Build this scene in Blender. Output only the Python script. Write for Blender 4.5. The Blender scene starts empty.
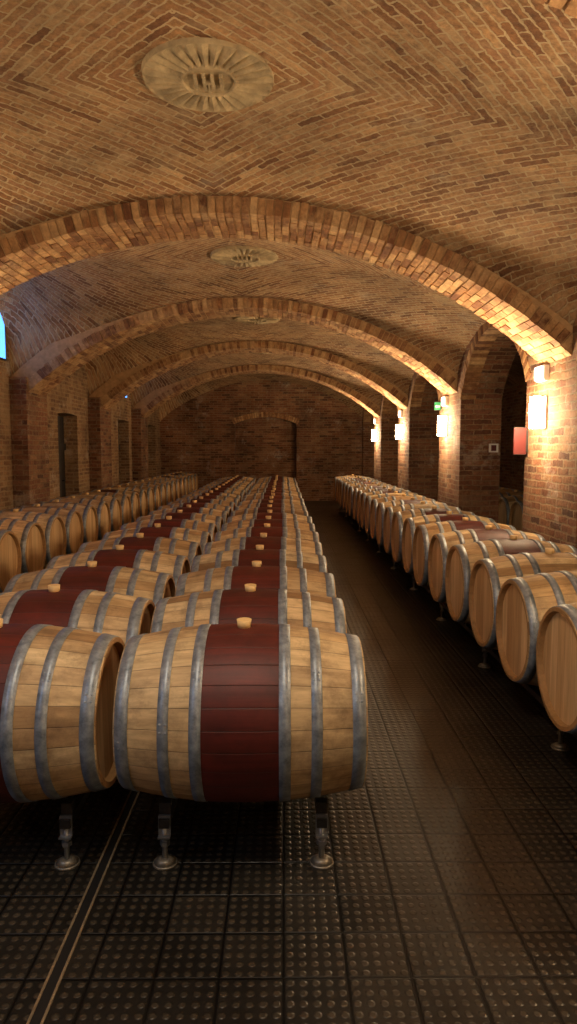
import bpy, bmesh, math, random
from mathutils import Vector, Matrix
random.seed(7)
S=bpy.context.scene
COL=S.collection

# ------------------------------------------------------------ helpers
def new_obj(name, bm, mats, smooth=False, parent=None, loc=None):
    me=bpy.data.meshes.new(name)
    bm.to_mesh(me); bm.free()
    for m in mats: me.materials.append(m)
    if smooth:
        for p in me.polygons: p.use_smooth=True
    o=bpy.data.objects.new(name, me); COL.objects.link(o)
    if loc: o.location=loc
    if parent: o.parent=parent
    return o
def empty(name, loc=(0,0,0)):
    e=bpy.data.objects.new(name,None); e.empty_display_size=.1; e.location=loc; COL.objects.link(e); return e
def add_box(bm, x0,x1,y0,y1,z0,z1, mat=0):
    vs=[bm.verts.new(p) for p in [(x0,y0,z0),(x1,y0,z0),(x1,y1,z0),(x0,y1,z0),(x0,y0,z1),(x1,y0,z1),(x1,y1,z1),(x0,y1,z1)]]
    for f in [(0,3,2,1),(4,5,6,7),(0,1,5,4),(1,2,6,5),(2,3,7,6),(3,0,4,7)]:
        fc=bm.faces.new([vs[i] for i in f]); fc.material_index=mat
    return vs
def add_cyl(bm, c, r0, r1, h, axis='Z', seg=16, mat=0, smooth=True):
    a=[];b=[]
    for i in range(seg):
        t=2*math.pi*i/seg; cs,sn=math.cos(t),math.sin(t)
        if axis=='Z': p=(cs*r0,sn*r0,0);q=(cs*r1,sn*r1,h)
        elif axis=='X': p=(0,cs*r0,sn*r0);q=(h,cs*r1,sn*r1)
        else: p=(sn*r0,0,cs*r0);q=(sn*r1,h,cs*r1)
        a.append(bm.verts.new(Vector(c)+Vector(p))); b.append(bm.verts.new(Vector(c)+Vector(q)))
    for i in range(seg):
        j=(i+1)%seg
        f=bm.faces.new([a[i],a[j],b[j],b[i]]); f.material_index=mat; f.smooth=smooth
    f=bm.faces.new(a[::-1]); f.material_index=mat
    f=bm.faces.new(b); f.material_index=mat
def box_uv(bm):
    uv=bm.loops.layers.uv.verify()
    bm.normal_update()
    for f in bm.faces:
        n=f.normal
        ax=max(range(3), key=lambda i:abs(n[i]))
        for l in f.loops:
            c=l.vert.co
            l[uv].uv=(c.y,c.z) if ax==0 else ((c.x,c.z) if ax==1 else (c.x,c.y))

class NT:
    def __init__(s,name):
        s.m=bpy.data.materials.new(name); s.m.use_nodes=True
        s.t=s.m.node_tree; s.n=s.t.nodes; s.l=s.t.links
        s.b=s.n['Principled BSDF']
    def node(s,typ,**kw):
        n=s.n.new(typ)
        for k,v in kw.items(): setattr(n,k,v)
        return n
    def link(s,a,b): s.l.new(a,b)
    def val(s,sock,v):
        if hasattr(v,'links') or isinstance(v,bpy.types.NodeSocket): s.l.new(v,sock)
        else: sock.default_value=v
    def math(s,op,a,b=None,c=None,clamp=False):
        n=s.n.new('ShaderNodeMath'); n.operation=op; n.use_clamp=clamp
        s.val(n.inputs[0],a)
        if b is not None: s.val(n.inputs[1],b)
        if c is not None: s.val(n.inputs[2],c)
        return n.outputs[0]
    def mix(s,f,a,b,mode='MIX'):
        n=s.n.new('ShaderNodeMix'); n.data_type='RGBA'; n.blend_type=mode
        s.val(n.inputs[0],f); s.val(n.inputs[6],a); s.val(n.inputs[7],b)
        return n.outputs[2]
    def noise(s,vec,scale,detail=3,rough=.5):
        n=s.n.new('ShaderNodeTexNoise'); n.inputs['Scale'].default_value=scale
        n.inputs['Detail'].default_value=detail; n.inputs['Roughness'].default_value=rough
        if vec is not None: s.l.new(vec,n.inputs['Vector'])
        return n.outputs['Fac'],n.outputs['Color']
    def ramp(s,f,stops):
        n=s.n.new('ShaderNodeValToRGB'); s.l.new(f,n.inputs[0])
        e=n.color_ramp.elements
        while len(e)<len(stops): e.new(.5)
        for i,(p,c) in enumerate(stops):
            e[i].position=p; e[i].color=c if len(c)==4 else (*c,1)
        return n.outputs[0]
    def bump(s,h,strength,dist):
        n=s.n.new('ShaderNodeBump'); n.inputs['Strength'].default_value=strength
        n.inputs['Distance'].default_value=dist; s.l.new(h,n.inputs['Height'])
        s.l.new(n.outputs[0],s.b.inputs['Normal']); return n

def C(r,g,b):  # sRGB 0-255 -> linear
    f=lambda v:((v/255)/12.92 if v/255<=.04045 else (((v/255)+.055)/1.055)**2.4)
    return (f(r),f(g),f(b),1)

def brick_mat(name,cols,mortar,bw=.25,rh=.07,ms=.011,dist=.018,bumpd=.018,stain=(.55,1.15),smear=.55,sm0=.5,lime=0):
    m=NT(name)
    uv=m.node('ShaderNodeUVMap')
    tc=m.node('ShaderNodeTexCoord')
    def jitter(scale,amt,det):
        f,c=m.noise(uv.outputs[0],scale,det)
        sub=m.node('ShaderNodeVectorMath',operation='SUBTRACT'); m.link(c,sub.inputs[0]); sub.inputs[1].default_value=(.5,.5,.5)
        sc=m.node('ShaderNodeVectorMath',operation='SCALE'); m.link(sub.outputs[0],sc.inputs[0]); sc.inputs['Scale'].default_value=amt
        return sc.outputs[0]
    a1=m.node('ShaderNodeVectorMath',operation='ADD'); m.link(uv.outputs[0],a1.inputs[0]); m.link(jitter(3.5,dist*2,4),a1.inputs[1])
    a2=m.node('ShaderNodeVectorMath',operation='ADD'); m.link(a1.outputs[0],a2.inputs[0]); m.link(jitter(28,.03,3),a2.inputs[1])
    br=m.node('ShaderNodeTexBrick'); m.link(a2.outputs[0],br.inputs['Vector'])
    br.offset=.5
    br.inputs['Scale'].default_value=1; br.inputs['Brick Width'].default_value=bw; br.inputs['Row Height'].default_value=rh
    br.inputs['Mortar Size'].default_value=ms; br.inputs['Mortar Smooth'].default_value=.3; br.inputs['Bias'].default_value=0
    sp=m.node('ShaderNodeSeparateXYZ'); m.link(a2.outputs[0],sp.inputs[0])
    row=m.math('FLOOR',m.math('DIVIDE',sp.outputs[1],rh))
    off=m.math('MULTIPLY',m.math('SUBTRACT',1.0,m.math('FLOORED_MODULO',row,2.0)),.5)
    colm=m.math('FLOOR',m.math('ADD',m.math('DIVIDE',sp.outputs[0],bw),off))
    cb=m.node('ShaderNodeCombineXYZ'); m.link(row,cb.inputs[0]); m.link(colm,cb.inputs[1])
    wn=m.node('ShaderNodeTexWhiteNoise'); wn.noise_dimensions='2D'; m.link(cb.outputs[0],wn.inputs[0])
    n=len(cols)
    bc=m.ramp(wn.outputs[0],[(i/(n-1),c) for i,c in enumerate(cols)])
    f4,_=m.noise(uv.outputs[0],22,6,.7)
    r4=m.ramp(f4,[(.3,(.5,.48,.46)),(.7,(1.35,1.32,1.28))])
    bc=m.mix(1.0,bc,r4,'MULTIPLY')
    col=m.mix(br.outputs['Fac'],bc,mortar)
    f3,_=m.noise(tc.outputs['Object'],1.1,5,.6)
    col=m.mix(1.0,col,m.ramp(f3,[(.3,(stain[0],)*3),(.7,(stain[1],)*3)]),'MULTIPLY')
    f5,_=m.noise(tc.outputs['Object'],2.7,7,.75)
    sm=m.ramp(f5,[(sm0,(0,0,0)),(sm0+.2,(smear,)*3)])
    col=m.mix(sm,col,mortar)
    if lime:
        f6,_=m.noise(tc.outputs['Object'],1.7,9,.8)
        col=m.mix(m.ramp(f6,[(.56,(0,0,0)),(.66,(lime,)*3)]),col,C(196,186,168))
    m.link(col,m.b.inputs['Base Color'])
    m.b.inputs['Roughness'].default_value=.88
    h=m.math('SUBTRACT',1.0,br.outputs['Fac'])
    h=m.math('ADD',m.math('MULTIPLY',h,1.1),m.math('MULTIPLY',f4,1.0))
    h=m.math('ADD',h,m.math('MULTIPLY',wn.outputs[0],.45))
    m.bump(h,1.0,bumpd)
    return m.m

M_vault=brick_mat('vault_brick',[C(136,92,58),C(160,112,70),C(182,136,90),C(202,160,112),C(172,122,84),C(212,174,126)],C(210,184,142),bw=.215,rh=.058,ms=.0074,bumpd=.028,stain=(.5,1.08),smear=.5,lime=.25)
M_wall=brick_mat('wall_brick',[C(98,60,42),C(134,84,55),C(162,110,72),C(146,94,68),C(180,136,96)],C(160,132,98),bw=.25,rh=.07,ms=.009,bumpd=.022,stain=(.42,1.05),smear=.5,lime=.5)
M_left=brick_mat('old_wall_brick',[C(112,74,48),C(148,106,68),C(172,134,92),C(140,96,66)],C(172,142,104),bw=.25,rh=.07,ms=.014,bumpd=.014,stain=(.4,1.05),smear=.8,sm0=.45,lime=.6)

def arch_brick():
    m=NT('arch_brick')
    g=m.node('ShaderNodeNewGeometry'); tc=m.node('ShaderNodeTexCoord')
    c=m.ramp(g.outputs['Random Per Island'],[(0,C(116,72,44)),(.35,C(148,102,64)),(.7,C(178,132,86)),(1,C(202,162,114))])
    f,_=m.noise(tc.outputs['Object'],14,5,.65)
    r=m.ramp(f,[(.3,(.55,.55,.55)),(.7,(1.2,1.2,1.15))])
    col=m.mix(1.0,c,r,'MULTIPLY')
    f3,_=m.noise(tc.outputs['Object'],3.5,6,.7)
    col=m.mix(m.ramp(f3,[(.48,(0,0,0)),(.68,(.6,.6,.6))]),col,C(202,170,124))
    m.link(col,m.b.inputs['Base Color'])
    m.b.inputs['Roughness'].default_value=.88
    f2,_=m.noise(tc.outputs['Object'],40,4,.6)
    m.bump(f2,.8,.01)
    return m.m
M_archb=arch_brick()
def plain(name,col,rough=.6,metal=0,noise=0,ns=20,bump=0,emis=None,es=0):
    m=NT(name); tc=m.node('ShaderNodeTexCoord')
    if noise:
        f,_=m.noise(tc.outputs['Object'],ns,5,.6)
        r=m.ramp(f,[(.3,(1-noise,)*3),(.7,(1+noise,)*3)])
        m.link(m.mix(1.0,col,r,'MULTIPLY'),m.b.inputs['Base Color'])
        if bump: m.bump(f,.7,bump)
    else: m.b.inputs['Base Color'].default_value=col
    m.b.inputs['Roughness'].default_value=rough; m.b.inputs['Metallic'].default_value=metal
    if emis:
        m.b.inputs['Emission Color'].default_value=emis; m.b.inputs['Emission Strength'].default_value=es
    return m.m
M_mortar=plain('lime_mortar',C(176,140,98),.95,0,.25,12,.01)
M_plaster=plain('aged_plaster',C(172,152,116),.92,0,.4,9,.02)
M_steel=plain('zinc_steel',C(150,152,152),.4,.8,.2,30)
M_dark=plain('dark_steel',C(60,58,55),.5,.7,.2,30)
M_foot=plain('foot_metal',C(140,132,118),.45,.6,.2,30)
M_door=plain('dark_wood_door',C(30,21,15),.7,0,.3,15)
M_white=plain('white_plastic',C(225,225,220),.4)
M_red=plain('dark_red_enamel',C(84,18,15),.5)
M_green=plain('green_panel',C(20,100,60),.5,emis=C(20,150,80),es=.15)
M_lamp=plain('lit_opal_glass',C(255,225,180),.4,emis=(1,.78,.48,1),es=75)
M_em=plain('lit_cool_diffuser',C(220,235,255),.4,emis=(.75,.88,1,1),es=.8)
M_sky=plain('daylit_glass',C(90,140,220),.2,emis=C(80,150,250),es=2.6)

# ------------------------------------------------------------ dimensions
XR=2.44; XL=-3.55; XLW=-3.78
CX=(XR+XL)/2; HS=(XR-XL)/2; ZS=2.41; ZA=3.57
RISE=ZA-ZS; R=(HS*HS+RISE*RISE)/(2*RISE); ZC=ZA-R
BAY=3.85; A0=6.25
ARCH=[A0+BAY*k for k in range(-2,4)]
YF=21.4; YB=-5.2
def Aarc(x):
    d=x-CX
    return ZC+math.sqrt(max(R*R-d*d,0))

# ------------------------------------------------------------ vault
def vault_z(x,y,a,b):
    v=(y-(a+b)/2)/((b-a)/2-.30); v=max(-1,min(1,v))
    u=(x-CX)/HS
    wall=1.5 if u<0 else .62
    w=min(1.0,abs(u))**2.6
    p1=(1-v*v); p2=(1-v*v)**(.38 if u<0 else .5)
    amp=.15*(1-w)+wall*w
    return Aarc(x)+.13+amp*(p1*(1-w)+p2*w)
bm=bmesh.new(); uvl=bm.loops.layers.uv.verify()
edges=[-5.3]+ARCH+[21.65]
for a,b in zip(edges[:-1],edges[1:]):
    NX,NY=36,36
    xs=[XLW-.1+(CX-XLW+.1)*i/(NX//2) for i in range(NX//2)]+[CX+(XR+.12-CX)*i/(NX//2) for i in range(NX//2+1)]
    yc=(a+b)/2
    ys=[a+(b-a)*j/NY for j in range(NY+1)]
    g=[[bm.verts.new((x,y,vault_z(x,y,a,b))) for y in ys] for x in xs]
    for i in range(len(xs)-1):
        for j in range(NY):
            f=bm.faces.new([g[i][j],g[i][j+1],g[i+1][j+1],g[i+1][j]]); f.smooth=True
            for l in f.loops:
                c=l.vert.co
                ax=math.asin(max(-1,min(1,abs(c.x-CX)/R)))*R; ay=abs(c.y-yc)
                l[uvl].uv=((ax-ay)*.7071+20,(ax+ay)*.7071)
new_obj('ceiling',bm,[M_vault])

# ------------------------------------------------------------ transverse arches from real bricks
ha=math.asin(HS/R)
def arch_pt(th,r,y): return Vector((CX+math.sin(th)*r,y,ZC+math.cos(th)*r))
for k,a in enumerate(ARCH):
    root=empty('brick_arch')
    y0,y1=a-.35,a+.35
    bm=bmesh.new(); N=60; prev=None
    for i in range(N+1):
        th=-ha-.03+(2*ha+.06)*i/N
        cur=[bm.verts.new(arch_pt(th,r,y)) for r,y in [(R+.32,y0+.008),(R+.008,y0+.008),(R+.008,y1-.008),(R+.32,y1-.008)]]
        if prev:
            for q in range(3): bm.faces.new([prev[q],prev[q+1],cur[q+1],cur[q]])
        prev=cur
    new_obj('mortar_core',bm,[M_mortar],parent=root)
    bm=bmesh.new()
    rows=int(2*ha*R/.068)
    for i in range(rows):
        tc=-ha+2*ha*(i+.5)/rows; dt=(ha/rows)*(.84+random.uniform(-.05,.05))
        segs=[(0,.23),(.235,.465),(.47,.70)] if i%2==0 else [(0,.115),(.12,.35),(.355,.58),(.585,.70)]
        for s,(p,q) in enumerate(segs):
            ya=y0+p+random.uniform(-.002,.002); yb=y0+q-.006
            if p==0: ya-=random.uniform(0,.010)
            ri=R+random.uniform(-.004,.004)
            ro=R+.15 if p>0.01 and q<.69 else R+.135+random.uniform(-.012,.012)
            d0=dt*random.uniform(.94,1.02); jt=random.uniform(-.0008,.0008)
            pts=[]
            for yy in (ya,yb):
                for (t_,r_) in [(-d0,ri+random.uniform(0,.003)),(d0,ri+random.uniform(0,.003)),(d0*1.03,ro),(-d0*1.03,ro)]:
                    pts.append(bm.verts.new(arch_pt(tc+t_+jt,r_,yy)))
            for f in [(0,1,2,3),(7,6,5,4),(0,4,5,1),(1,5,6,2),(2,6,7,3),(3,7,4,0)]:
                bm.faces.new([pts[z] for z in f])
    bmesh.ops.recalc_face_normals(bm,faces=bm.faces)
    new_obj('voussoirs',bm,[M_archb],parent=root)

# ------------------------------------------------------------ right wall with arched openings
PA,PB=-.56,.72
bm=bmesh.new()
XO=3.0; ZT=4.05
def quad(bm,a,b,c,d): return bm.faces.new([bm.verts.new(p) for p in (a,b,c,d)])
piers=[(YB-.2,ARCH[0]-BAY+PB)]+[(a+PA,a+PB) for a in ARCH]+[(ARCH[-1]+BAY+PA,YF+.3)]
for (p,q) in piers:
    add_box(bm,XR,XO,p,q,0,ZT)
SP=2.3; RI=.75
openings=[(piers[i][1],piers[i+1][0]) for i in range(len(piers)-1)]
for (p,q) in openings:
    N=20; hw=(q-p)/2; c=(p+q)/2
    RR=(hw*hw+RI*RI)/(2*RI)
    zf=lambda y: SP+RI-RR+math.sqrt(max(RR*RR-(y-c)**2,0))
    for i in range(N):
        ya=p+(q-p)*i/N; yb=p+(q-p)*(i+1)/N; za,zb=zf(ya),zf(yb)
        quad(bm,(XR,ya,za),(XR,ya,ZT),(XR,yb,ZT),(XR,yb,zb))
        quad(bm,(XO,ya,za),(XO,yb,zb),(XO,yb,ZT),(XO,ya,ZT))
        quad(bm,(XR,ya,za),(XR,yb,zb),(XO,yb,zb),(XO,ya,za))
box_uv(bm)
WR=new_obj('wall_right',bm,[M_wall])
bm=bmesh.new()
for (p,q) in openings:
    hw=(q-p)/2; c=(p+q)/2; RR=(hw*hw+RI*RI)/(2*RI); zc=SP+RI-RR; hh=math.asin(min(1,hw/RR)); rows=int(2*hh*RR/.07)
    for i in range(rows):
        t=-hh+2*hh*(i+.5)/rows; d=hh/rows*.85; pts=[]
        rj=random.uniform(-.006,.006); xj=random.uniform(.006,.014)
        for xx in (XR-xj,XR+.2):
            for (t_,r_) in [(-d,RR-.004),(d,RR-.004),(d,RR+.13+rj),(-d,RR+.13+rj)]:
                pts.append(bm.verts.new((xx,c+math.sin(t+t_)*r_,zc+math.cos(t+t_)*r_)))
        for f in [(0,1,2,3),(7,6,5,4),(0,4,5,1),(1,5,6,2),(2,6,7,3),(3,7,4,0)]: bm.faces.new([pts[z] for z in f])
bmesh.ops.recalc_face_normals(bm,faces=bm.faces)
new_obj('opening_rings',bm,[M_archb],parent=WR)
bm=bmesh.new(); add_box(bm,5.2,5.4,YB,YF+.2,0,3.9); box_uv(bm); new_obj('wall_side_aisle',bm,[M_wall])
bm=bmesh.new(); N=14
for i in range(N):
    x0=XO+(5.3-XO)*i/N; x1=XO+(5.3-XO)*(i+1)/N
    z=lambda x: 2.6+.75*math.sqrt(max(0,1-((x-4.15)/1.2)**2))
    quad(bm,(x0,YB,z(x0)),(x0,YF+.2,z(x0)),(x1,YF+.2,z(x1)),(x1,YB,z(x1)))
box_uv(bm); new_obj('ceiling_side_aisle',bm,[M_wall])

# ------------------------------------------------------------ generic wall with recesses
def strip_wall(name,t0,t1,ztop,holes,pt,inn,mat,mat2=None):
    bm=bmesh.new()
    ts=[t0]
    for h in sorted(holes,key=lambda h:h[0]):
        n=h[5]
        ts+= [h[0]+(h[1]-h[0])*i/n for i in range(n+1)]
    ts.append(t1)
    def hole(t):
        for h in holes:
            if h[0]<t<h[1]: yield h
    for a,b in zip(ts[:-1],ts[1:]):
        if b-a<1e-6: continue
        hs=sorted(hole((a+b)/2),key=lambda h:h[2])
        za=zb=0
        for h in hs:
            if h[2]>0: quad(bm,pt(a,za,0),pt(b,zb,0),pt(b,h[2],0),pt(a,h[2],0))
            d=h[4]; ua,ub=h[3](a),h[3](b)
            f=quad(bm,pt(a,h[2],d),pt(b,h[2],d),pt(b,ub,d),pt(a,ua,d))
            if mat2: f.material_index=1
            quad(bm,pt(a,ua,0),pt(b,ub,0),pt(b,ub,d),pt(a,ua,d))
            if h[2]>0: quad(bm,pt(a,h[2],0),pt(b,h[2],0),pt(b,h[2],d),pt(a,h[2],d))
            za,zb=ua,ub
        quad(bm,pt(a,za,0),pt(b,zb,0),pt(b,ztop,0),pt(a,ztop,0))
    for h in holes:
        for t in (h[0],h[1]):
            z=h[3](t); quad(bm,pt(t,h[2],0),pt(t,z,0),pt(t,z,h[4]),pt(t,h[2],h[4]))
    box_uv(bm)
    return new_obj(name,bm,[mat]+([mat2] if mat2 else []))
def seg(c,hw,zs,r):
    RR=(hw*hw+r*r)/(2*r)
    return lambda t: zs+r-RR+math.sqrt(max(RR*RR-(t-c)**2,0))
nc,nh=-.53,.95
strip_wall('wall_far',-4.0,5.4,4.2,[(nc-nh,nc+nh,0,seg(nc,nh,2.38,.2),.28,14)],lambda t,z,d:(t,YF+d,z),None,M_wall)
bm=bmesh.new()
root=empty('trim_1')
Rn=(nh*nh+.04)/(.4); hn=math.asin(nh/Rn); rows=30
for i in range(rows):
    t=-hn*1.04+2*hn*1.04*(i+.5)/rows; d=hn/rows*.85
    pts=[]
    for yy in (YF-.012,YF+.10):
        for (t_,r_) in [(-d,Rn),(d,Rn),(d,Rn+.16),(-d,Rn+.16)]:
            pts.append(bm.verts.new((nc+math.sin(t+t_)*r_,yy,2.58-Rn+math.cos(t+t_)*r_)))
    for f in [(0,1,2,3),(7,6,5,4),(0,4,5,1),(1,5,6,2),(2,6,7,3),(3,7,4,0)]: bm.faces.new([pts[z] for z in f])
bmesh.ops.recalc_face_normals(bm,faces=bm.faces)
new_obj('voussoirs',bm,[M_archb],parent=root)
strip_wall('wall_back',-4.0,5.4,4.2,[],lambda t,z,d:(t,YB-d,z),None,M_wall)
doors=[(4.4,2.25),(8.6,2.25),(12.25,2.25),(16.5,2.3),(20.0,2.3)]
wins=[(8.95,.6,2.82,3.46),(16.55,.3,2.82,3.16)]
holes=[]
for i,(c,zt) in enumerate(doors):
    w=.55
    holes.append((c-w,c+w,0,seg(c,w,zt-.03,.03),.3,6))
WL=strip_wall('wall_left',YB,YF+.2,4.2,holes,lambda t,z,d:(XLW-d,t,z),None,M_left)
for i,(c,zt) in enumerate(doors):
    root=empty('door_%d'%(i+1))
    bm=bmesh.new(); w=.54
    n=6
    for q in range(n):
        add_box(bm,XLW-.285,XLW-.245,c-w+q*2*w/n+.004,c-w+(q+1)*2*w/n-.004,0.01,zt-.04)
    add_box(bm,XLW-.25,XLW-.215,c-w,c+w,.35,.47); add_box(bm,XLW-.25,XLW-.215,c-w,c+w,1.6,1.72)
    new_obj('planks',bm,[M_door],parent=root)
    bm=bmesh.new(); add_cyl(bm,(XLW-.245,c+.38,1.05),.018,.018,.05,'X'); new_obj('handle',bm,[M_dark],parent=root)
for i,(c,w,z0,z1) in enumerate(wins):
    root=empty('window_%d'%(i+1))
    bm=bmesh.new(); t=.02
    x0,x1=XLW-.01,XLW+.03
    add_box(bm,x0,x1,c-w,c+w,z0,z0+t);add_box(bm,x0,x1,c-w,c+w,z1-t,z1)
    add_box(bm,x0,x1,c-w,c-w+t,z0+t,z1-t);add_box(bm,x0,x1,c+w-t,c+w,z0+t,z1-t)
    if w>.4: add_box(bm,x0,x1,c-.015,c+.015,z0+t,z1-t)
    new_obj('frame',bm,[M_dark],parent=root)
    bm=bmesh.new(); add_box(bm,XLW+.015,XLW+.025,c-w+t,c+w-t,z0+t,z1-t); new_obj('pane',bm,[M_sky],parent=root)
for a in ARCH:
    bm=bmesh.new(); add_box(bm,XLW-.02,XL,a-.42,a+.42,0,2.62)
    box_uv(bm); new_obj('brick_pilaster',bm,[M_wall],parent=WL)

# ------------------------------------------------------------ floor
def floor_mat():
    m=NT('studded_floor_tiles'); tc=m.node('ShaderNodeTexCoord')
    sp=m.node('ShaderNodeSeparateXYZ'); m.link(tc.outputs['Object'],sp.inputs[0])
    T=.20; P=.04
    def fr(s,off=0): return m.math('FRACT',m.math('ADD',m.math('DIVIDE',s,T),off))
    def pf(s): return m.math('SUBTRACT',m.math('FRACT',m.math('DIVIDE',s,P)),.5)
    x,y=sp.outputs[0],sp.outputs[1]
    px,py=pf(x),pf(y)
    d=m.math('SQRT',m.math('ADD',m.math('MULTIPLY',px,px),m.math('MULTIPLY',py,py)))
    stud=m.math('SUBTRACT',1.0,m.math('MULTIPLY',m.math('SUBTRACT',d,.20),7.0,clamp=True),clamp=True)
    def edge(s):
        f=fr(s); e=m.math('MINIMUM',f,m.math('SUBTRACT',1.0,f))
        return m.math('MULTIPLY',m.math('SUBTRACT',.03,e),60.0,clamp=True)
    g=m.math('MAXIMUM',edge(x),edge(y))
    fx=m.math('FLOOR',m.math('DIVIDE',x,T)); fy=m.math('FLOOR',m.math('DIVIDE',y,T))
    cb=m.node('ShaderNodeCombineXYZ'); m.link(fx,cb.inputs[0]); m.link(fy,cb.inputs[1])
    wn=m.node('ShaderNodeTexWhiteNoise'); wn.noise_dimensions='3D'; m.link(cb.outputs[0],wn.inputs[0])
    f,_=m.noise(tc.outputs['Object'],1.6,5,.6)
    f2,_=m.noise(tc.outputs['Object'],30,4,.6)
    base=m.mix(wn.outputs[0],C(28,27,25),C(50,46,40))
    base=m.mix(stud,base,C(74,66,54))
    base=m.mix(g,base,C(8,8,8))
    base=m.mix(1.0,base,m.ramp(f,[(.3,(.35,.35,.35)),(.7,(1.1,1.1,1.1))]),'MULTIPLY')
    m.link(base,m.b.inputs['Base Color'])
    rr=m.math('ADD',m.math('MULTIPLY',f,.25),m.math('MULTIPLY',f2,.2))
    m.link(m.math('ADD',rr,.14),m.b.inputs['Roughness'])
    m.b.inputs['Metallic'].default_value=.2
    h=m.math('ADD',m.math('MULTIPLY',stud,.5),m.math('MULTIPLY',m.math('SUBTRACT',1.0,g),.7))
    h=m.math('ADD',h,m.math('MULTIPLY',f2,.15))
    m.bump(h,.9,.005)
    return m.m
bm=bmesh.new(); add_box(bm,-4.1,5.4,YB-.1,YF+.3,-.1,0); new_obj('floor',bm,[floor_mat()])
bm=bmesh.new()
for x in (-.73,-.69): add_box(bm,x-.004,x+.004,YB+.05,YF-.1,.0,.005)
add_box(bm,-.726,-.694,YB+.05,YF-.1,.0005,.002,1)
new_obj('floor_drain_channel',bm,[plain('worn_steel_edge',C(170,150,120),.35,.6,.2,30),plain('drain_black',C(12,10,9),.6)])

# ------------------------------------------------------------ barrels
RB,RH,HL=.353,.296,.472
def br(x): return RB-(RB-RH)*(abs(x)/HL)**2
def stave_mat(name,cols,rough,stainy=True,nst=27):
    m=NT(name); tc=m.node('ShaderNodeTexCoord'); oi=m.node('ShaderNodeObjectInfo')
    sp=m.node('ShaderNodeSeparateXYZ'); m.link(tc.outputs['Object'],sp.inputs[0])
    an=m.math('DIVIDE',m.math('ARCTAN2',sp.outputs[1],sp.outputs[2]),2*math.pi)
    k=m.math('MULTIPLY',m.math('ADD',an,m.math('MULTIPLY',oi.outputs['Random'],3.7)),nst)
    idx=m.math('FLOOR',k); fr=m.math('FRACT',k)
    wn=m.node('ShaderNodeTexWhiteNoise'); wn.noise_dimensions='2D'
    cb=m.node('ShaderNodeCombineXYZ'); m.link(idx,cb.inputs[0]); m.link(m.math('MULTIPLY',oi.outputs['Random'],91),cb.inputs[1]); m.link(cb.outputs[0],wn.inputs[0])
    col=m.ramp(wn.outputs[0],cols)
    mp=m.node('ShaderNodeMapping'); mp.inputs['Scale'].default_value=(2.2,34,34); m.link(tc.outputs['Object'],mp.inputs[0])
    ad=m.node('ShaderNodeVectorMath',operation='ADD'); m.link(mp.outputs[0],ad.inputs[0]); 
    cb2=m.node('ShaderNodeCombineXYZ'); m.link(m.math('MULTIPLY',oi.outputs['Random'],50),cb2.inputs[0]); m.link(cb2.outputs[0],ad.inputs[1])
    f,_=m.noise(ad.outputs[0],1,5,.65)
    col=m.mix(1.0,col,m.ramp(f,[(.25,(.55,.5,.44)),(.7,(1.15,1.15,1.15))]),'MULTIPLY')
    if stainy:
        ad2=m.node('ShaderNodeVectorMath',operation='ADD'); m.link(tc.outputs['Object'],ad2.inputs[0]); m.link(cb2.outputs[0],ad2.inputs[1])
        f3,_=m.noise(ad2.outputs[0],5,7,.75)
        col=m.mix(m.ramp(f3,[(.48,(0,0,0)),(.7,(.7,.7,.7))]),col,C(106,80,54))
        col=m.mix(1.0,col,m.ramp(oi.outputs['Random'],[(0,(.8,.77,.72)),(.5,(1,1,1)),(1,(.92,.95,.98))]),'MULTIPLY')
    else:
        f3,_=m.noise(tc.outputs['Object'],7,6,.7)
        col=m.mix(1.0,col,m.ramp(f3,[(.3,(.65,.65,.65)),(.7,(1.25,1.2,1.15))]),'MULTIPLY')
    e=m.math('MINIMUM',fr,m.math('SUBTRACT',1.0,fr))
    seam=m.math('MULTIPLY',m.math('SUBTRACT',.03,e),34,clamp=True)
    col=m.mix(m.math('MULTIPLY',seam,.7),col,C(36,20,12))
    m.link(col,m.b.inputs['Base Color']); m.b.inputs['Roughness'].default_value=rough
    h=m.math('SUBTRACT',m.math('MULTIPLY',f,.3),seam)
    m.bump(h,.5,.003)
    return m.m
M_stave=stave_mat('oak_staves',[(0,C(152,118,78)),(.3,C(206,174,126)),(.65,C(230,206,160)),(1,C(178,142,98))],.68)
M_maroon=stave_mat('wine_stained_staves',[(0,C(74,22,16)),(1,C(98,32,22))],.55,False)
def head_mat():
    m=NT('oak_head'); tc=m.node('ShaderNodeTexCoord'); oi=m.node('ShaderNodeObjectInfo')
    sp=m.node('ShaderNodeSeparateXYZ'); m.link(tc.outputs['Object'],sp.inputs[0])
    k=m.math('DIVIDE',sp.outputs[1],.085); k=m.math('ADD',k,m.math('MULTIPLY',oi.outputs['Random'],5))
    idx=m.math('FLOOR',k); fr=m.math('FRACT',k)
    wn=m.node('ShaderNodeTexWhiteNoise'); wn.noise_dimensions='1D'; m.link(m.math('ADD',idx,m.math('MULTIPLY',oi.outputs['Random'],77)),wn.inputs['W'])
    col=m.ramp(wn.outputs[0],[(0,C(190,150,100)),(1,C(226,194,144))])
    mp=m.node('ShaderNodeMapping'); mp.inputs['Scale'].default_value=(1,40,3); m.link(tc.outputs['Object'],mp.inputs[0])
    f,_=m.noise(mp.outputs[0],1,5,.6)
    col=m.mix(1.0,col,m.ramp(f,[(.25,(.7,.65,.57)),(.7,(1.1,1.1,1.1))]),'MULTIPLY')
    e=m.math('MINIMUM',fr,m.math('SUBTRACT',1.0,fr))
    seam=m.math('MULTIPLY',m.math('SUBTRACT',.03,e),30,clamp=True)
    col=m.mix(m.math('MULTIPLY',seam,.5),col,C(70,42,22))
    m.link(col,m.b.inputs['Base Color']); m.b.inputs['Roughness'].default_value=.6
    return m.m
M_head=head_mat()
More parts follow.
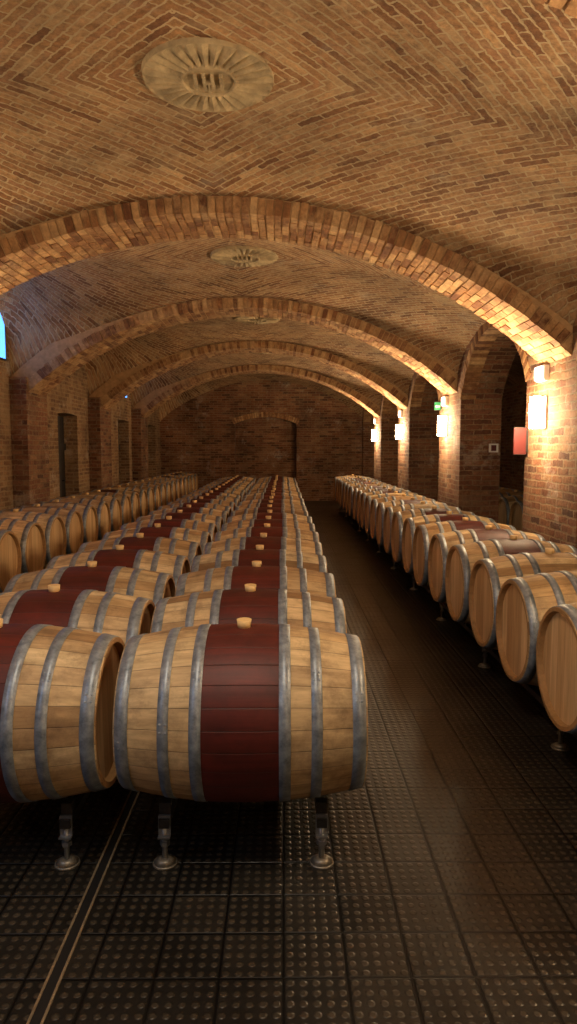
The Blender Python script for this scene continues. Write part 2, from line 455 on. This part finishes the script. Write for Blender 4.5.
def hoop_mat():
    m=NT('galvanised_hoop'); tc=m.node('ShaderNodeTexCoord')
    f,_=m.noise(tc.outputs['Object'],22,6,.7)
    m.link(m.ramp(f,[(.3,C(98,107,116)),(.7,C(166,175,184))]),m.b.inputs['Base Color'])
    m.b.inputs['Metallic'].default_value=.45
    m.link(m.math('ADD',m.math('MULTIPLY',f,.35),.28),m.b.inputs['Roughness'])
    return m.m
M_hoop=hoop_mat()
M_bung=plain('bung',C(226,190,130),.6,0,.1,20)
M_chime=plain('oak_chime',C(166,126,78),.7,0,.2,30)
def make_barrel(name,maroon):
    bm=bmesh.new(); SEG=56
    def ring(x,r): return [bm.verts.new((x,math.sin(2*math.pi*i/SEG)*r,math.cos(2*math.pi*i/SEG)*r)) for i in range(SEG)]
    def bridge(a,b,mat,sm=True):
        for i in range(SEG):
            j=(i+1)%SEG
            f=bm.faces.new([a[i],a[j],b[j],b[i]]); f.material_index=mat; f.smooth=sm
    MX=.142
    xs=[-HL,-.42,-.36,-.30,-.25,-.20,-MX,-.07,0,.07,MX,.20,.25,.30,.36,.42,HL]
    rs=[ring(x,br(x)) for x in xs]
    for i in range(len(xs)-1):
        mid=(xs[i]+xs[i+1])/2
        bridge(rs[i],rs[i+1],1 if (maroon and abs(mid)<MX) else 0)
    for s in (-1,1):
        o=rs[0] if s<0 else rs[-1]
        a=ring(s*HL,br(HL)-.020); b=ring(s*(HL-.03),br(HL)-.026)
        bridge(o,a,5,False); bridge(a,b,5,False)
        f=bm.faces.new(b); f.material_index=3
    for s in (-1,1):
        for (xa,xb) in [(.416,.466),(.262,.303),(.142,.186)]:
            t=.0035
            a=ring(s*xa,br(xa)-.001);b=ring(s*xa,br(xa)+t);c=ring(s*xb,br(xb)+t);d=ring(s*xb,br(xb)-.001)
            bridge(a,b,2,False);bridge(b,c,2,True);bridge(c,d,2,False)
            ang=random.uniform(-.6,.9)-1.1
            for dx in (-.011,.011):
              for da in (0,.09):
                xm=(xa+xb)/2+dx; rr=br(xm)+t
                A=ang+da
                cpos=Vector((s*xm,math.sin(A)*rr,math.cos(A)*rr)); nrm=Vector((0,math.sin(A),math.cos(A)))
                tx=Vector((1,0,0)); ty=nrm.cross(tx)
                base=[bm.verts.new(cpos+(tx*math.cos(q*math.pi/3)+ty*math.sin(q*math.pi/3))*.0055) for q in range(6)]
                top=bm.verts.new(cpos+nrm*.004)
                for q in range(6):
                    f=bm.faces.new([base[q],base[(q+1)%6],top]); f.material_index=2; f.smooth=True
    add_cyl(bm,(0,0,RB-.006),.026,.030,.036,'Z',20,4)
    bmesh.ops.recalc_face_normals(bm,faces=bm.faces)
    me=bpy.data.meshes.new(name); bm.to_mesh(me); bm.free()
    for m in (M_stave,M_maroon,M_hoop,M_head,M_bung,M_chime): me.materials.append(m)
    return me
ME_M=make_barrel('wine_barrel_stained',True); ME_N=make_barrel('wine_barrel_plain',False)
ZB=.565; PITCH=.710
rowsdef=[(-.158,2.76,22,1.0),(-1.165,2.76,22,1.0),(1.36+HL,2.58,23,.7),(-2.575-HL,2.9,26,.35),(3.4+HL,2.9,26,.3)]
for ri,(xc,y0,n,pm) in enumerate(rowsdef):
    for i in range(n):
        me=ME_M if random.random()<pm else ME_N
        o=bpy.data.objects.new('wine_barrel',me); COL.objects.link(o)
        dx=random.uniform(-.012,.012)
        if ri==3 or i==0: dx=0
        o.location=(xc+dx,y0+i*PITCH,ZB)
        o.rotation_euler=(random.uniform(-.05,.05),0,math.pi if random.random()<.5 else 0)
        if ri in(0,1) and i<2: o.rotation_euler=(0.03,0,0)
    root=empty('barrel_rack')
    ya=y0-.22; yb=y0+(n-1)*PITCH+.33
    bm=bmesh.new()
    for s in (-1,1):
        rx=xc+s*.31
        add_box(bm,rx-.02,rx+.02,ya+.04,yb,.155,.19)
        for i in range(n):
            yc=y0+i*PITCH
            for q in (-1,1):
                yy=yc+q*.13; add_box(bm,rx-.022,rx+.022,yy-.018,yy+.018,.188,.243)
    for i in range(0,n,3):
        yc=y0+i*PITCH+.35; add_box(bm,xc-.31,xc+.31,yc-.012,yc+.012,.155,.18)
    new_obj('rails',bm,[M_dark],parent=root)
    bm=bmesh.new()
    ys=[ya+.06]+[y0+i*PITCH+PITCH/2 for i in range(1,n-1,2)]+[yb-.03]
    for s in (-1,1):
        rx=xc+s*.31
        for yy in ys:
            add_cyl(bm,(rx,yy,0),.05,.047,.009,'Z',24,1); add_cyl(bm,(rx,yy,.009),.045,.02,.016,'Z',24,1)
            add_cyl(bm,(rx,yy,.02),.0115,.0115,.15,'Z',14,0)
            add_cyl(bm,(rx,yy,.078),.02,.02,.018,'Z',6,0,False)
            add_box(bm,rx-.024,rx+.024,yy-.006,yy+.006,.115,.2); add_box(bm,rx-.024,rx+.024,yy-.026,yy+.006,.115,.121)
    new_obj('feet',bm,[M_steel,M_foot],parent=root)

# ------------------------------------------------------------ ceiling medallions
def medallion(yc):
    root=empty('ceiling_medallion')
    MXc=-.44
    zc=Aarc(CX)+.13+.15-.025
    bm=bmesh.new(); N=192; 
    rr=[0,.15,.155,.165,.18,.22,.28,.33,.37,.385,.395]
    g=[]
    for r in rr:
        ringv=[]
        for i in range(N):
            t=2*math.pi*i/N
            if r<=.15: dz=-.008
            elif r<.17: dz=-.024
            else:
                lobe=abs((t*14/math.pi)%1-.5)*2; env=1 if r<.35 else (.6 if r<.375 else .1)
                dz=-.002-.026*lobe*env
            if r==rr[-2]: dz=-.012
            if r==rr[-1]: dz=.03
            ringv.append(bm.verts.new((MXc+math.cos(t)*r,yc+math.sin(t)*r,zc+dz)) if r>0 else None)
        g.append(ringv)
    c=bm.verts.new((MXc,yc,zc-.008))
    for i in range(N): bm.faces.new([c,g[1][i],g[1][(i+1)%N]])
    for k in range(1,len(rr)-1):
        for i in range(N):
            j=(i+1)%N; f=bm.faces.new([g[k][i],g[k][j],g[k+1][j],g[k+1][i]])
    bmesh.ops.recalc_face_normals(bm,faces=bm.faces)
    new_obj('sunburst_relief',bm,[M_plaster],parent=root)
    bm=bmesh.new(); z0,z1=zc-.034,zc-.005
    for dx in (-.075,-.025,.025,.075): add_box(bm,MXc+dx-.009,MXc+dx+.009,yc-.075,yc+.075,z0,z1)
    add_box(bm,MXc-.025,MXc+.025,yc-.01,yc+.01,z0+.002,z1)
    add_box(bm,MXc-.006,MXc+.006,yc+.01,yc+.11,z0+.004,z1)
    new_obj('raised_bars',bm,[M_plaster],parent=root)
for a,b in zip(edges[:-1],edges[1:]): medallion((a+b)/2)

# ------------------------------------------------------------ lamps on the right piers
def light(name,typ,loc,energy,color,rot=(0,0,0),size=.3,sy=None,parent=None,spot=None):
    d=bpy.data.lights.new(name,typ); d.energy=energy; d.color=color
    if typ=='AREA':
        d.size=size
        if sy: d.shape='RECTANGLE'; d.size_y=sy
    else: d.shadow_soft_size=size
    if spot: d.spot_size=spot; d.spot_blend=.8
    o=bpy.data.objects.new(name,d); o.location=loc; o.rotation_euler=rot; COL.objects.link(o)
    if parent: o.parent=parent
    return o
WARM=(1,.73,.44); 
for a in ARCH:
    y=a+.24; z=1.97
    root=empty('wall_sconce')
    bm=bmesh.new(); add_box(bm,XR-.02,XR-.001,y-.09,y+.09,z-.15,z+.15)
    add_box(bm,XR-.135,XR-.02,y-.07,y+.07,z-.006,z+.006)
    new_obj('backplate',bm,[M_steel],parent=root)
    bm=bmesh.new()
    add_cyl(bm,(XR-.08,y,z+.006),.055,.055,.14,'Z',24); add_cyl(bm,(XR-.08,y,z-.146),.055,.055,.14,'Z',24)
    new_obj('opal_tubes',bm,[M_lamp],parent=root)
    root=empty('emergency_light')
    bm=bmesh.new(); add_box(bm,XR-.05,XR-.001,y-.10,y+.10,2.26,2.40); new_obj('housing',bm,[M_white],parent=root)
    bm=bmesh.new(); add_box(bm,XR-.07,XR-.05,y-.09,y+.09,2.27,2.39); new_obj('diffuser',bm,[M_em],parent=root)
    light('vault_fill','AREA',(XR-.4,y,2.1),34,WARM,(math.radians(180),math.radians(-30),0),.3)  # unseen light added near each sconce to brighten the vault
    light('pier_glow','AREA',(XR-.16,y,1.95),8,WARM,(0,math.radians(80),0),.25)
    light('pier_wash','AREA',(XR-.36,y,1.95),30,WARM,(0,math.radians(-90),0),.3)
for a in ARCH[:3]:
    light('left_vault_fill','AREA',(XL+.25,a,2.2),30,WARM,(math.radians(180),math.radians(25),0),.4)  # fill added out of view to lift the left vault; these pilasters carry no lamps
light('barrel_fill','AREA',(-.3,1.4,3.3),34,(1,.84,.64),(math.radians(22),0,0),.8)  # added overhead fill for the near barrels, no fixture behind it
light('cool_fill','AREA',(-3.3,.6,2.6),16,(.5,.7,1),(math.radians(50),0,math.radians(-60)),.8)  # bluish fill added from the left; no doorway lets daylight in here

def flag(name,y,x0,x1,z0,z1,mat):
    root=empty(name)
    bm=bmesh.new(); add_box(bm,x0,x1-.015,y-.012,y+.012,z0,z1); new_obj('panel',bm,[mat],parent=root)
    bm=bmesh.new(); add_box(bm,x1-.02,x1,y-.02,y+.02,z0+.02,z1-.02)
    add_box(bm,x0-.004,x1-.015,y-.015,y+.015,z1,z1+.006); add_box(bm,x0-.004,x1-.015,y-.015,y+.015,z0-.006,z0)
    new_obj('bracket',bm,[M_dark],parent=root); return root
flag('fire_equipment_sign',6.9,2.30,XR,1.58,1.84,M_red)
r=flag('exit_sign',10.7,2.33,XR,2.22,2.34,M_green)
bm=bmesh.new(); v=[(2.34,2.275),(2.365,2.30),(2.365,2.285),(2.41,2.285),(2.41,2.265),(2.365,2.265),(2.365,2.25)]
bm.faces.new([bm.verts.new((p[0],10.6865,p[1])) for p in v]); new_obj('arrow',bm,[M_white],parent=r)
root=empty('fire_equipment_sign'); yy=10.1+PA; bm=bmesh.new(); add_box(bm,2.84,2.97,yy-.01,yy-.001,1.58,1.70); new_obj('panel',bm,[M_white],parent=root)
bm=bmesh.new(); add_box(bm,2.87,2.94,yy-.014,yy-.01,1.6,1.68); new_obj('field',bm,[M_red],parent=root)

# ------------------------------------------------------------ world, camera
w=bpy.data.worlds.new('World'); S.world=w; w.use_nodes=True
w.node_tree.nodes['Background'].inputs[0].default_value=(.05,.07,.12,1); w.node_tree.nodes['Background'].inputs[1].default_value=.3
cd=bpy.data.cameras.new('camera'); cam=bpy.data.objects.new('camera',cd); COL.objects.link(cam)
cd.sensor_fit='VERTICAL'; cd.sensor_height=36; cd.lens=690/1024*36; cd.clip_start=.05
cam.location=(0,0,1.64); cam.rotation_euler=(math.radians(90-5.3),0,math.radians(-.457))
S.camera=cam
S.view_settings.view_transform='Standard'; S.view_settings.look='None'; S.view_settings.exposure=.2
